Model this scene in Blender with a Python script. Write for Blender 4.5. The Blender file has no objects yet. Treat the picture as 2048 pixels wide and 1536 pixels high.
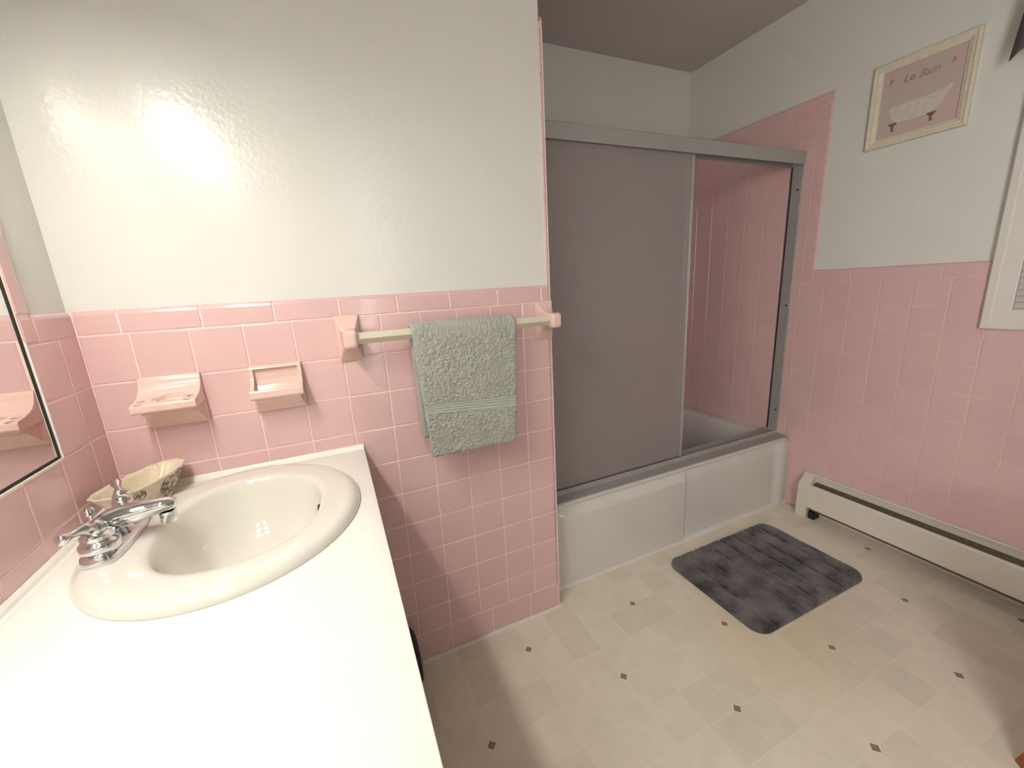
import bpy, bmesh, math, random
from mathutils import Vector, Matrix, noise
random.seed(7)
sc = bpy.context.scene
COL = sc.collection
PI = math.pi

# ------------------------------------------------------------------ camera
CX, CY, CZ = 0.5089, -1.1947, 1.2416
YAW, PITCH, ROLL, FPX = -0.40703, -0.23534, -0.05578, 811.85
fw = Vector((-math.sin(YAW)*math.cos(PITCH), math.cos(YAW)*math.cos(PITCH), math.sin(PITCH)))
rt = Vector((math.cos(YAW), math.sin(YAW), 0))
up = rt.cross(fw)
R_ = math.cos(ROLL)*rt + math.sin(ROLL)*up
U_ = -math.sin(ROLL)*rt + math.cos(ROLL)*up
cam_d = bpy.data.cameras.new('camera')
cam = bpy.data.objects.new('camera', cam_d)
COL.objects.link(cam)
M = Matrix((R_, U_, -fw)).transposed().to_4x4()
M.translation = Vector((CX, CY, CZ))
cam.matrix_world = M
cam_d.sensor_fit = 'HORIZONTAL'
cam_d.sensor_width = 36.0
cam_d.lens = FPX/2048*36.0
cam_d.clip_start = 0.01
sc.camera = cam

# ------------------------------------------------------------------ exposure and world
vs = sc.view_settings
vs.view_transform = 'Standard'; vs.look = 'None'; vs.gamma = 1.0
vs.use_curve_mapping = False
vs.exposure = 0.22
w = bpy.data.worlds.new('world'); sc.world = w; w.use_nodes = True
bg = w.node_tree.nodes['Background']
bg.inputs[0].default_value = (0.6, 0.68, 0.85, 1); bg.inputs[1].default_value = 0.4

# lamps of the vanity light bar (the shades are built in their own section)
BULBS = [(0.14, -0.58, 1.84), (0.14, -0.84, 1.84), (0.14, -1.10, 1.84)]
for b in BULBS:
    ld = bpy.data.lights.new('bulb_light', 'POINT')
    ld.energy = 7.6; ld.color = (1.0, 0.995, 0.955); ld.shadow_soft_size = 0.035
    lo = bpy.data.objects.new('bulb_light', ld); lo.location = b; COL.objects.link(lo)

# added fill lamp, unseen outside the doorway, to brighten the far side
ld = bpy.data.lights.new('added_fill_light', 'AREA'); ld.shape = 'RECTANGLE'; ld.size = 0.5; ld.size_y = 1.5
ld.energy = 12.0; ld.color = (1.0, 0.985, 0.955); ld.spread = math.radians(130)
lo = bpy.data.objects.new('added_fill_light', ld); lo.location = (0.66, -1.95, 1.35); lo.rotation_euler = (math.radians(84), 0, math.radians(-40)); COL.objects.link(lo)

# ------------------------------------------------------------------ materials
def lin(r, g, b):
    def f(c):
        c /= 255.0
        return c/12.92 if c <= 0.04045 else ((c+0.055)/1.055)**2.4
    return (f(r), f(g), f(b), 1)

def mat(name, col, rough=0.5, metal=0.0, noise_s=None, noise_a=0.04, bump=None, bump_d=0.001, **kw):
    m = bpy.data.materials.new(name); m.use_nodes = True
    nt = m.node_tree; p = nt.nodes['Principled BSDF']
    p.inputs['Base Color'].default_value = col
    p.inputs['Roughness'].default_value = rough
    p.inputs['Metallic'].default_value = metal
    for k, v in kw.items():
        p.inputs[k.replace('_', ' ')].default_value = v
    tc = nt.nodes.new('ShaderNodeTexCoord')
    if noise_s:
        n = nt.nodes.new('ShaderNodeTexNoise'); n.inputs['Scale'].default_value = noise_s
        n.inputs['Detail'].default_value = 4
        nt.links.new(tc.outputs['Object'], n.inputs['Vector'])
        mr = nt.nodes.new('ShaderNodeMapRange')
        mr.inputs['From Min'].default_value = 0.3; mr.inputs['From Max'].default_value = 0.7
        mr.inputs['To Min'].default_value = 1-noise_a; mr.inputs['To Max'].default_value = 1+noise_a
        nt.links.new(n.outputs['Fac'], mr.inputs['Value'])
        mx = nt.nodes.new('ShaderNodeVectorMath'); mx.operation = 'SCALE'
        mx.inputs[0].default_value = col[:3]
        nt.links.new(mr.outputs[0], mx.inputs['Scale'])
        nt.links.new(mx.outputs[0], p.inputs['Base Color'])
    if bump:
        n2 = nt.nodes.new('ShaderNodeTexNoise'); n2.inputs['Scale'].default_value = bump
        n2.inputs['Detail'].default_value = 5
        nt.links.new(tc.outputs['Object'], n2.inputs['Vector'])
        bp = nt.nodes.new('ShaderNodeBump'); bp.inputs['Distance'].default_value = bump_d
        bp.inputs['Strength'].default_value = 1.0
        nt.links.new(n2.outputs['Fac'], bp.inputs['Height'])
        nt.links.new(bp.outputs[0], p.inputs['Normal'])
    return m

def nodes_of(m):
    return m.node_tree, m.node_tree.nodes['Principled BSDF']

M_PAINT = mat('wall_paint', lin(225, 224, 217), 0.22, bump=95, bump_d=0.0007, noise_s=3, noise_a=0.012)
M_PAINT.node_tree.nodes['Principled BSDF'].inputs['Specular IOR Level'].default_value = 0.45
M_CEIL = mat('ceiling_paint', lin(205, 197, 192), 0.9, noise_s=5, noise_a=0.02)
M_GROUT = mat('grout', lin(246, 214, 208), 0.7, noise_s=40, noise_a=0.06)
M_GROUT2 = mat('aged_grout', lin(226, 190, 184), 0.7, noise_s=9, noise_a=0.1)
M_WHITE = mat('white_laminate', lin(240, 237, 228), 0.42, noise_s=30, noise_a=0.01)
M_CAULK = mat('caulk', lin(235, 230, 220), 0.6, noise_s=60, noise_a=0.05)
M_PORC = mat('porcelain', lin(226, 222, 212), 0.07, Coat_Weight=0.5, Coat_Roughness=0.03, noise_s=4, noise_a=0.01)
M_TUB = mat('tub_enamel', lin(214, 211, 204), 0.22, noise_s=5, noise_a=0.02)
M_CHROME = mat('chrome', (0.72, 0.73, 0.75, 1), 0.035, 1.0, noise_s=8, noise_a=0.01)
M_ALU = mat('brushed_aluminium', lin(176, 174, 170), 0.45, 0.35, noise_s=30, noise_a=0.03)
M_ALU2 = mat('bright_aluminium', lin(205, 208, 208), 0.35, 0.6, noise_s=30, noise_a=0.03)
M_BLACK = mat('black_rubber', lin(22, 21, 22), 0.5, noise_s=30, noise_a=0.1)
M_DARK = mat('dark_void', lin(38, 33, 28), 0.8, noise_s=30, noise_a=0.15)
M_PCER = mat('pink_ceramic', lin(230, 197, 187), 0.12, noise_s=20, noise_a=0.02, Coat_Weight=0.3)
M_BAR = mat('towel_bar_metal', lin(222, 216, 196), 0.3, 0.15, noise_s=30, noise_a=0.02)
M_OAK = mat('oak', lin(150, 84, 34), 0.4, noise_s=12, noise_a=0.2)
M_CASING = mat('white_trim_paint', lin(222, 218, 210), 0.45, noise_s=9, noise_a=0.01)
M_HEAT = mat('heater_enamel', lin(224, 216, 203), 0.4, noise_s=60, noise_a=0.02)
M_HEATD = mat('heater_inside', lin(96, 86, 70), 0.6, noise_s=60, noise_a=0.2)
M_MIRROR = mat('mirror_silver', (0.86, 0.87, 0.85, 1), 0.015, 1.0, noise_s=3, noise_a=0.003)
M_CREAMF = mat('cream_frame', lin(222, 212, 190), 0.6, noise_s=80, noise_a=0.07, bump=90, bump_d=0.0006)
M_TUBART = mat('art_cream', lin(212, 202, 188), 0.8, noise_s=70, noise_a=0.06)
M_FOOT = mat('art_brown', lin(120, 98, 80), 0.8, noise_s=80, noise_a=0.15)
M_ROSE = mat('art_rose', lin(178, 132, 126), 0.8, noise_s=80, noise_a=0.1)
M_GREYT = mat('art_grey', lin(150, 128, 120), 0.8, noise_s=80, noise_a=0.1)
M_VAL = mat('valance_cloth', lin(92, 84, 84), 0.9, noise_s=220, noise_a=0.12, bump=300, bump_d=0.0008)
M_BLIND = mat('blind_vinyl', lin(196, 190, 182), 0.5, noise_s=20, noise_a=0.03)
M_RAIL = mat('blind_rail', lin(158, 136, 126), 0.5, noise_s=20, noise_a=0.03)
M_SHADE = mat('opal_glass', lin(245, 240, 230), 0.5, noise_s=20, noise_a=0.01)
nt, p = nodes_of(M_SHADE)
p.inputs['Emission Color'].default_value = (1.0, 0.97, 0.9, 1); p.inputs['Emission Strength'].default_value = 7.0

# pink tile: each tile has its own slight tint
M_TILE = bpy.data.materials.new('pink_tile'); M_TILE.use_nodes = True
nt, p = nodes_of(M_TILE)
p.inputs['Roughness'].default_value = 0.16
p.inputs['Coat Weight'].default_value = 0.25; p.inputs['Coat Roughness'].default_value = 0.08
at = nt.nodes.new('ShaderNodeAttribute'); at.attribute_name = 'tint'
tc = nt.nodes.new('ShaderNodeTexCoord')
nn = nt.nodes.new('ShaderNodeTexNoise'); nn.inputs['Scale'].default_value = 35
nt.links.new(tc.outputs['Object'], nn.inputs['Vector'])
mr = nt.nodes.new('ShaderNodeMapRange'); mr.inputs['To Min'].default_value = 0.975; mr.inputs['To Max'].default_value = 1.025
nt.links.new(nn.outputs['Fac'], mr.inputs['Value'])
v1 = nt.nodes.new('ShaderNodeVectorMath'); v1.operation = 'MULTIPLY'
v1.inputs[1].default_value = lin(221, 185, 183)[:3]
nt.links.new(at.outputs['Color'], v1.inputs[0])
v2 = nt.nodes.new('ShaderNodeVectorMath'); v2.operation = 'SCALE'
nt.links.new(v1.outputs[0], v2.inputs[0]); nt.links.new(mr.outputs[0], v2.inputs['Scale'])
nt.links.new(v2.outputs[0], p.inputs['Base Color'])
n3 = nt.nodes.new('ShaderNodeTexNoise'); n3.inputs['Scale'].default_value = 9
nt.links.new(tc.outputs['Object'], n3.inputs['Vector'])
bp = nt.nodes.new('ShaderNodeBump'); bp.inputs['Distance'].default_value = 0.0015
nt.links.new(n3.outputs['Fac'], bp.inputs['Height']); nt.links.new(bp.outputs[0], p.inputs['Normal'])

# frosted glass
M_FROST = bpy.data.materials.new('frosted_glass'); M_FROST.use_nodes = True
nt, p = nodes_of(M_FROST)
p.inputs['Base Color'].default_value = lin(204, 194, 191)
p.inputs['Transmission Weight'].default_value = 0.62
p.inputs['Roughness'].default_value = 0.45
p.inputs['IOR'].default_value = 1.3
tc = nt.nodes.new('ShaderNodeTexCoord'); n = nt.nodes.new('ShaderNodeTexNoise')
n.inputs['Scale'].default_value = 260
nt.links.new(tc.outputs['Object'], n.inputs['Vector'])
bp = nt.nodes.new('ShaderNodeBump'); bp.inputs['Distance'].default_value = 0.0006; bp.inputs['Strength'].default_value = 0.6
nt.links.new(n.outputs['Fac'], bp.inputs['Height']); nt.links.new(bp.outputs[0], p.inputs['Normal'])

# window glass
M_GLASS = bpy.data.materials.new('window_glass'); M_GLASS.use_nodes = True
nt, p = nodes_of(M_GLASS)
p.inputs['Transmission Weight'].default_value = 1.0; p.inputs['Roughness'].default_value = 0.02
p.inputs['Base Color'].default_value = (0.95, 0.97, 1, 1)

# vinyl floor: 11.45 cm squares, small grey diamonds on a 45.8 cm face centred lattice
M_FLOOR = bpy.data.materials.new('vinyl_floor'); M_FLOOR.use_nodes = True
nt, p = nodes_of(M_FLOOR)
p.inputs['Roughness'].default_value = 0.42
def mnode(op, a, b=None, c=None):
    n = nt.nodes.new('ShaderNodeMath'); n.operation = op
    for i, x in enumerate((a, b, c)):
        if x is None: continue
        if isinstance(x, (int, float)): n.inputs[i].default_value = x
        else: nt.links.new(x, n.inputs[i])
    return n.outputs[0]
geo = nt.nodes.new('ShaderNodeNewGeometry')
sep = nt.nodes.new('ShaderNodeSeparateXYZ'); nt.links.new(geo.outputs['Position'], sep.inputs[0])
T = 0.1145
ux = mnode('DIVIDE', mnode('SUBTRACT', sep.outputs[0], 1.207), T)
uy = mnode('DIVIDE', mnode('ADD', sep.outputs[1], 0.352), T)
def near_int(v):   # distance to nearest integer
    return mnode('ABSOLUTE', mnode('SUBTRACT', v, mnode('ROUND', v)))
seam = mnode('MINIMUM', near_int(ux), near_int(uy))
seam_m = mnode('SUBTRACT', 1.0, mnode('SMOOTH_MIN', 1.0, mnode('DIVIDE', seam, 0.022), 0.2))
def lattice(ox, oy):
    a = mnode('DIVIDE', mnode('SUBTRACT', ux, ox), 4.0); b = mnode('DIVIDE', mnode('SUBTRACT', uy, oy), 4.0)
    return mnode('MULTIPLY', mnode('ADD', near_int(a), near_int(b)), 4*T)
dd = mnode('MINIMUM', lattice(0, 0), lattice(2, 2))       # diamond (L1) distance in metres
dia = mnode('LESS_THAN', dd, 0.0135)
halo = mnode('MULTIPLY', mnode('LESS_THAN', dd, 0.0175), mnode('GREATER_THAN', dd, 0.0135))
comb = nt.nodes.new('ShaderNodeCombineXYZ')
nt.links.new(mnode('FLOOR', ux), comb.inputs[0]); nt.links.new(mnode('FLOOR', uy), comb.inputs[1])
wn = nt.nodes.new('ShaderNodeTexWhiteNoise'); nt.links.new(comb.outputs[0], wn.inputs['Vector'])
off = nt.nodes.new('ShaderNodeVectorMath'); off.operation = 'MULTIPLY_ADD'
nt.links.new(wn.outputs['Color'], off.inputs[0]); off.inputs[1].default_value = (3, 3, 3)
nt.links.new(geo.outputs['Position'], off.inputs[2])
nz = nt.nodes.new('ShaderNodeTexNoise'); nz.inputs['Scale'].default_value = 11; nz.inputs['Detail'].default_value = 5
nz.inputs['Distortion'].default_value = 0.8
nt.links.new(off.outputs[0], nz.inputs['Vector'])
fac = mnode('ADD', mnode('MULTIPLY', mnode('SUBTRACT', nz.outputs['Fac'], 0.5), 0.9),
            mnode('ADD', mnode('MULTIPLY', mnode('GREATER_THAN', wn.outputs['Value'], 0.62), 0.28), 0.38))
cr = nt.nodes.new('ShaderNodeMix'); cr.data_type = 'RGBA'; cr.clamp_factor = True
nt.links.new(fac, cr.inputs[0])
cr.inputs[6].default_value = lin(237, 227, 208); cr.inputs[7].default_value = lin(211, 201, 184)
def mixc(f, a, col):
    m = nt.nodes.new('ShaderNodeMix'); m.data_type = 'RGBA'
    nt.links.new(f, m.inputs[0]); nt.links.new(a, m.inputs[6]); m.inputs[7].default_value = col
    return m.outputs[2]
o = mixc(mnode('MULTIPLY', seam_m, 0.55), cr.outputs[2], lin(240, 231, 212))
# yellowed patch of the vinyl beside the mat
ps = nt.nodes.new('ShaderNodeVectorMath'); ps.operation = 'DISTANCE'
nt.links.new(geo.outputs['Position'], ps.inputs[0]); ps.inputs[1].default_value = (1.80, -0.44, 0)
pm = nt.nodes.new('ShaderNodeMapRange'); pm.inputs['From Min'].default_value = 0.34; pm.inputs['From Max'].default_value = 0.12
pm.inputs['To Max'].default_value = 0.3
nt.links.new(ps.outputs['Value'], pm.inputs['Value'])
o = mixc(pm.outputs[0], o, lin(208, 188, 136))
o = mixc(halo, o, lin(236, 226, 204))
o = mixc(dia, o, lin(140, 124, 104))
nt.links.new(o, p.inputs['Base Color'])
bp = nt.nodes.new('ShaderNodeBump'); bp.inputs['Distance'].default_value = 0.0006
nt.links.new(nz.outputs['Fac'], bp.inputs['Height']); nt.links.new(bp.outputs[0], p.inputs['Normal'])

# terry cloth
def cloth_mat(name, c1, c2, sc1, dist):
    m = bpy.data.materials.new(name); m.use_nodes = True
    nt, p = nodes_of(m)
    p.inputs['Roughness'].default_value = 0.95
    p.inputs['Sheen Weight'].default_value = 0.3
    tc = nt.nodes.new('ShaderNodeTexCoord')
    n = nt.nodes.new('ShaderNodeTexNoise'); n.inputs['Scale'].default_value = sc1; n.inputs['Detail'].default_value = 4
    nt.links.new(tc.outputs['Object'], n.inputs['Vector'])
    r = nt.nodes.new('ShaderNodeValToRGB')
    r.color_ramp.elements[0].position = 0.36; r.color_ramp.elements[0].color = c1
    r.color_ramp.elements[1].position = 0.62; r.color_ramp.elements[1].color = c2
    nt.links.new(n.outputs['Fac'], r.inputs[0]); nt.links.new(r.outputs[0], p.inputs['Base Color'])
    n2 = nt.nodes.new('ShaderNodeTexNoise'); n2.inputs['Scale'].default_value = dist[0]; n2.inputs['Detail'].default_value = 3
    nt.links.new(tc.outputs['Object'], n2.inputs['Vector'])
    b = nt.nodes.new('ShaderNodeBump'); b.inputs['Distance'].default_value = dist[1]
    nt.links.new(n2.outputs['Fac'], b.inputs['Height']); nt.links.new(b.outputs[0], p.inputs['Normal'])
    return m
M_TOWEL = cloth_mat('terry_cloth', lin(172, 172, 162), lin(190, 190, 180), 160, (420, 0.004))
M_BAND = mat('woven_border', lin(176, 178, 166), 0.9, noise_s=400, noise_a=0.06)
M_MAT = cloth_mat('flannel_mat', lin(46, 42, 45), lin(106, 99, 100), 12, (120, 0.003))

# crackled ivory ceramic with brown printed sprigs
M_DISH = bpy.data.materials.new('ivory_ceramic'); M_DISH.use_nodes = True
nt, p = nodes_of(M_DISH)
p.inputs['Roughness'].default_value = 0.25
tc = nt.nodes.new('ShaderNodeTexCoord')
vo = nt.nodes.new('ShaderNodeTexVoronoi'); vo.feature = 'DISTANCE_TO_EDGE'; vo.inputs['Scale'].default_value = 55
nt.links.new(tc.outputs['Object'], vo.inputs['Vector'])
cm = mnode('MULTIPLY', mnode('LESS_THAN', vo.outputs['Distance'], 0.02), 0.28)
na = nt.nodes.new('ShaderNodeTexNoise'); na.inputs['Scale'].default_value = 120; na.inputs['Detail'].default_value = 8; na.inputs['Roughness'].default_value = 0.75
nt.links.new(tc.outputs['Object'], na.inputs['Vector'])
spz = nt.nodes.new('ShaderNodeSeparateXYZ'); nt.links.new(tc.outputs['Object'], spz.inputs[0])
def blob(cx, cy, cz, r):
    d = nt.nodes.new('ShaderNodeVectorMath'); d.operation = 'DISTANCE'
    nt.links.new(tc.outputs['Object'], d.inputs[0]); d.inputs[1].default_value = (cx, cy, cz)
    return mnode('LESS_THAN', d.outputs['Value'], r)
SPRIG = [(0.022, -0.043, 0.034, 0.026), (0.052, -0.036, 0.044, 0.020), (-0.048, -0.030, 0.050, 0.016)]
bl = blob(*SPRIG[0])
for s_ in SPRIG[1:]: bl = mnode('MAXIMUM', bl, blob(*s_))
bl = mnode('MULTIPLY', bl, mnode('GREATER_THAN', na.outputs['Fac'], 0.475))
nb = nt.nodes.new('ShaderNodeTexNoise'); nb.inputs['Scale'].default_value = 30
nt.links.new(tc.outputs['Object'], nb.inputs['Vector'])
c0 = nt.nodes.new('ShaderNodeMix'); c0.data_type = 'RGBA'; nt.links.new(nb.outputs['Fac'], c0.inputs[0])
c0.inputs[6].default_value = lin(230, 218, 194); c0.inputs[7].default_value = lin(222, 208, 182)
o = mixc(cm, c0.outputs[2], lin(150, 126, 96))
o = mixc(mnode('MULTIPLY', bl, 0.85), o, lin(70, 40, 42))
nt.links.new(o, p.inputs['Base Color'])

# printed picture panel: rose to taupe, mottled
M_ART = bpy.data.materials.new('art_print'); M_ART.use_nodes = True
nt, p = nodes_of(M_ART); p.inputs['Roughness'].default_value = 0.75
tc = nt.nodes.new('ShaderNodeTexCoord')
n = nt.nodes.new('ShaderNodeTexNoise'); n.inputs['Scale'].default_value = 11; n.inputs['Detail'].default_value = 6
nt.links.new(tc.outputs['Object'], n.inputs['Vector'])
r = nt.nodes.new('ShaderNodeValToRGB')
r.color_ramp.elements[0].position = 0.4; r.color_ramp.elements[0].color = lin(196, 182, 170)
r.color_ramp.elements[1].position = 0.62; r.color_ramp.elements[1].color = lin(204, 178, 172)
nt.links.new(n.outputs['Fac'], r.inputs[0]); nt.links.new(r.outputs[0], p.inputs['Base Color'])

# ------------------------------------------------------------------ mesh helpers
def link(name, me, parent=None, loc=None):
    o = bpy.data.objects.new(name, me); COL.objects.link(o)
    if loc is not None: o.location = loc
    if parent: o.parent = parent
    return o

def obj(name, bm, mats, parent=None, smooth=False, angle=None, recalc=True):
    if recalc: bmesh.ops.recalc_face_normals(bm, faces=bm.faces[:])
    me = bpy.data.meshes.new(name); bm.to_mesh(me); bm.free()
    if not isinstance(mats, (list, tuple)): mats = [mats]
    for m in mats: me.materials.append(m)
    if smooth: me.shade_smooth()
    if angle is not None: me.set_sharp_from_angle(angle=math.radians(angle))
    return link(name, me, parent)

def tag(o, label, cat, group=None):
    o['label'] = label; o['category'] = cat
    if group: o['group'] = group
    return o
def struct(o): o['kind'] = 'structure'; return o

def empty(name, loc, label=None, cat=None, group=None):
    o = bpy.data.objects.new(name, None); COL.objects.link(o); o.location = loc; o.empty_display_size = 0.05
    if label: tag(o, label, cat, group)
    return o
def under(child, root):      # parent a mesh modelled in world coordinates
    child.parent = root
    child.matrix_parent_inverse = Matrix.Translation(root.location).inverted()
    return child

def sub(child, part):        # a sub-part modelled in world coordinates
    bpy.context.view_layer.update()
    child.parent = part; child.matrix_parent_inverse = part.matrix_world.inverted()
    return child

def box(bm, x0, x1, y0, y1, z0, z1, bev=0.0, seg=2, mi=0):
    vs_ = [bm.verts.new((x, y, z)) for x in (x0, x1) for y in (y0, y1) for z in (z0, z1)]
    fs = []
    for q in ((0, 1, 3, 2), (4, 6, 7, 5), (0, 4, 5, 1), (2, 3, 7, 6), (0, 2, 6, 4), (1, 5, 7, 3)):
        f = bm.faces.new([vs_[i] for i in q]); f.material_index = mi; fs.append(f)
    if bev > 0:
        es = list({e for f in fs for e in f.edges})
        bmesh.ops.recalc_face_normals(bm, faces=fs)
        r = bmesh.ops.bevel(bm, geom=es, offset=bev, segments=seg, affect='EDGES', profile=0.5)
        for f in r['faces']: f.material_index = mi

def bxo(name, x0, x1, y0, y1, z0, z1, m, bev=0.0, parent=None, seg=2):
    bm = bmesh.new(); box(bm, x0, x1, y0, y1, z0, z1, bev, seg)
    o = obj(name, bm, m, smooth=bev > 0, angle=40 if bev > 0 else None)
    if parent: under(o, parent)
    return o

def rings(bm, rs, close_top=False, close_bot=False, mi=0):
    """rs: list of rings (lists of points, all same length), bridged in order"""
    prev = None; first = None
    for r in rs:
        vv = [bm.verts.new(p_) for p_ in r]
        if prev:
            n_ = len(vv)
            for i in range(n_):
                f = bm.faces.new((prev[i], prev[(i+1) % n_], vv[(i+1) % n_], vv[i])); f.material_index = mi
        else: first = vv
        prev = vv
    if close_bot: f = bm.faces.new(first[::-1]); f.material_index = mi
    if close_top: f = bm.faces.new(prev); f.material_index = mi

def circ(c, r, n_=24, ax='z', rr=None):
    out = []
    for i in range(n_):
        a = 2*PI*i/n_; u = r*math.cos(a); v = (rr or r)*math.sin(a)
        if ax == 'z': out.append((c[0]+u, c[1]+v, c[2]))
        elif ax == 'x': out.append((c[0], c[1]+u, c[2]+v))
        else: out.append((c[0]+u, c[1], c[2]+v))
    return out

def lathe(bm, prof, c=(0, 0, 0), n_=32, mi=0):
    rings(bm, [circ((c[0], c[1], c[2]+z), max(r, 1e-4), n_) for r, z in prof], True, True, mi)

def tube(bm, pts, rad, n_=14, sy=1.0):
    """swept tube with per-point radius"""
    pts = [Vector(p_) for p_ in pts]; rs = []
    for i, p_ in enumerate(pts):
        d = (pts[min(i+1, len(pts)-1)]-pts[max(i-1, 0)]).normalized()
        ref = Vector((0, 0, 1)) if abs(d.z) < 0.95 else Vector((0, 1, 0))
        s = d.cross(ref).normalized(); u = s.cross(d)
        r = rad[i] if isinstance(rad, (list, tuple)) else rad
        a_, b_ = r if isinstance(r, tuple) else (r, r*sy)
        rs.append([p_+s*a_*math.cos(2*PI*k/n_)+u*b_*math.sin(2*PI*k/n_) for k in range(n_)])
    rings(bm, rs, True, True)

def extrude_profile(bm, prof, a0, a1, axis='x', mi=0):
    """closed profile of (p,q): for axis x -> (y,z); axis y -> (x,z); axis z -> (x,y)"""
    def P3(a, p_):
        return {'x': (a, p_[0], p_[1]), 'y': (p_[0], a, p_[1]), 'z': (p_[0], p_[1], a)}[axis]
    rings(bm, [[P3(a0, p_) for p_ in prof], [P3(a1, p_) for p_ in prof]], True, True, mi)

def modify(o, *mods):
    """apply modifiers now so only plain meshes stay in the scene"""
    for t, kw in mods:
        md = o.modifiers.new('m', t)
        for k, v in kw.items(): setattr(md, k, v)
    bpy.context.view_layer.update()
    dg = bpy.context.evaluated_depsgraph_get()
    me = bpy.data.meshes.new_from_object(o.evaluated_get(dg))
    old = o.data; o.modifiers.clear(); o.data = me
    bpy.data.meshes.remove(old)
    return o
def cut(o, cutter):
    modify(o, ('BOOLEAN', dict(operation='DIFFERENCE', object=cutter, solver='EXACT')))
    me = cutter.data; bpy.data.objects.remove(cutter); bpy.data.meshes.remove(me)
    return o
def soften(o, vox=0.0014, it=4):
    modify(o, ('REMESH', dict(mode='VOXEL', voxel_size=vox)), ('SMOOTH', dict(factor=0.5, iterations=it)))
    o.data.shade_smooth()
    return o

# ------------------------------------------------------------------ tiling
GAP = 0.0026
def tile(bm, cl, fr, u0, v0, u1, v1, rnd=None):
    """one glazed tile on frame fr (maps u,v,n to xyz); rnd: side with a bullnose edge"""
    g = GAP/2; u0 += g; u1 -= g; v0 += g; v1 -= g
    if u1-u0 < 0.004 or v1-v0 < 0.004: return
    t = random.uniform(0.98, 1.02); t2 = t*random.uniform(0.99, 1.01)
    R = 0.011
    prof = [(0.0, -0.004), (0.0004, -0.0012), (0.0011, -0.0004), (0.0024, 0.0)]
    rs = []
    for k, (ins, n_) in enumerate(prof):
        a0, b0, a1, b1 = u0+ins, v0+ins, u1-ins, v1-ins
        q = [[a0, b0, n_], [a1, b0, n_], [a1, b1, n_], [a0, b1, n_]]
        if rnd:
            idx = {'t': (2, 3), 'b': (0, 1), 'r': (1, 2), 'l': (0, 3)}[rnd]
            ang = [PI/2, PI/3, PI/6, 0][k]
            off = R*(1-math.sin(ang)); nn_ = -R+R*math.cos(ang)
            for i in idx:
                q[i][2] = nn_
                if rnd == 't': q[i][1] = v1+g-off
                if rnd == 'b': q[i][1] = v0-g+off
                if rnd == 'r': q[i][0] = u1+g-off
                if rnd == 'l': q[i][0] = u0-g+off
        rs.append([bm.verts.new(fr(*c)) for c in q])
    fs = [bm.faces.new(rs[-1])]
    for a, b in zip(rs, rs[1:]):
        for i in range(4):
            fs.append(bm.faces.new((a[i], a[(i+1) % 4], b[(i+1) % 4], b[i])))
    for f in fs:
        f.smooth = False
        for l in f.loops: l[cl] = (t, t2, t2, 1)

def clip_tiles(bm, cl, fr, us, v0, v1, holes=(), **k):
    for u0, u1 in zip(us, us[1:]):
        rects = [(u0, v0, u1, v1)]
        for (h0, k0, h1, k1) in holes:
            nr = []
            for (a, b, c, d) in rects:
                if a >= h1 or c <= h0 or b >= k1 or d <= k0: nr.append((a, b, c, d)); continue
                if a < h0: nr.append((a, b, h0, d)); a = h0
                if c > h1: nr.append((h1, b, c, d)); c = h1
                if b < k0: nr.append((a, b, c, k0))
                if d > k1: nr.append((a, k1, c, d))
            rects = nr
        for r in rects: tile(bm, cl, fr, *r, **k)

def cuts(a, b, joint, pitch):
    """joints between a and b on a lattice through joint"""
    k = math.ceil((a-joint)/pitch-1e-6); out = [a]
    while joint+k*pitch < b-1e-6:
        x = joint+k*pitch
        if x-out[-1] > 0.006: out.append(x)
        k += 1
    if b-out[-1] < 0.006 and len(out) > 1: out.pop()
    out.append(b)
    return out

P = 0.1095
ZR = [0.1065, 0.200] + [0.200+P*k for k in range(1, 9)] + [1.1863]    # row lines up to the cap
ZT = 1.2402                                                           # top of the wainscot cap

def tile_obj(name, wall, build, slabs, gm=None):
    bm = bmesh.new(); cl = bm.loops.layers.float_color.new('tint')
    build(bm, cl)
    for s in slabs:
        n0 = len(bm.faces); box(bm, *s)
        bm.faces.ensure_lookup_table()
        for f in bm.faces[n0:]: f.material_index = 1
    o = obj(name, bm, [M_TILE, gm or M_GROUT], recalc=True)
    struct(o); o.parent = wall
    return o

XE, XR, YB, ZC = 1.1800, 2.6600, 0.8664, 2.4137
YN = -1.56          # near wall, behind the camera
# ------------------------------------------------------------------ room shell
floor = struct(bxo('floor', -0.12, 2.80, -2.75, 1.0, -0.05, 0.0, M_FLOOR))
ceil = struct(bxo('ceiling', -0.12, 2.80, -2.75, 1.0, ZC, ZC+0.05, M_CEIL))
w_back = struct(bxo('wall_back', -0.12, 1.171, 0.008, 1.0, 0.0, ZC, M_PAINT))
w_alc = struct(bxo('wall_alcove', 1.171, 2.80, YB+0.008, 1.0, 0.0, ZC, M_PAINT))
w_left = struct(bxo('wall_left', -0.12, -0.009, YN, 0.008, 0.0, ZC, M_PAINT))
bm = bmesh.new()      # unseen doorway, added to let the fill lamp in, from x 0.70 to 1.49
box(bm, -0.12, 0.70, YN-0.1, YN, 0, ZC); box(bm, 1.50, 2.80, YN-0.1, YN, 0, ZC); box(bm, 0.70, 1.50, YN-0.1, YN, 2.05, ZC)
w_near = struct(obj('wall_near', bm, M_PAINT))
bm = bmesh.new()
box(bm, -0.12, 2.80, -2.75, -2.65, 0, ZC); box(bm, -0.12, -0.02, -2.65, YN-0.1, 0, ZC); box(bm, 2.70, 2.80, -2.65, YN-0.1, 0, ZC)
struct(obj('wall_added_hall', bm, M_PAINT))  # unseen hall box, added to keep world light out of the doorway
WY0, WY1, WZ0, WZ1 = -1.30, -0.60, 1.02, 1.92        # window opening
bm = bmesh.new()
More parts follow.
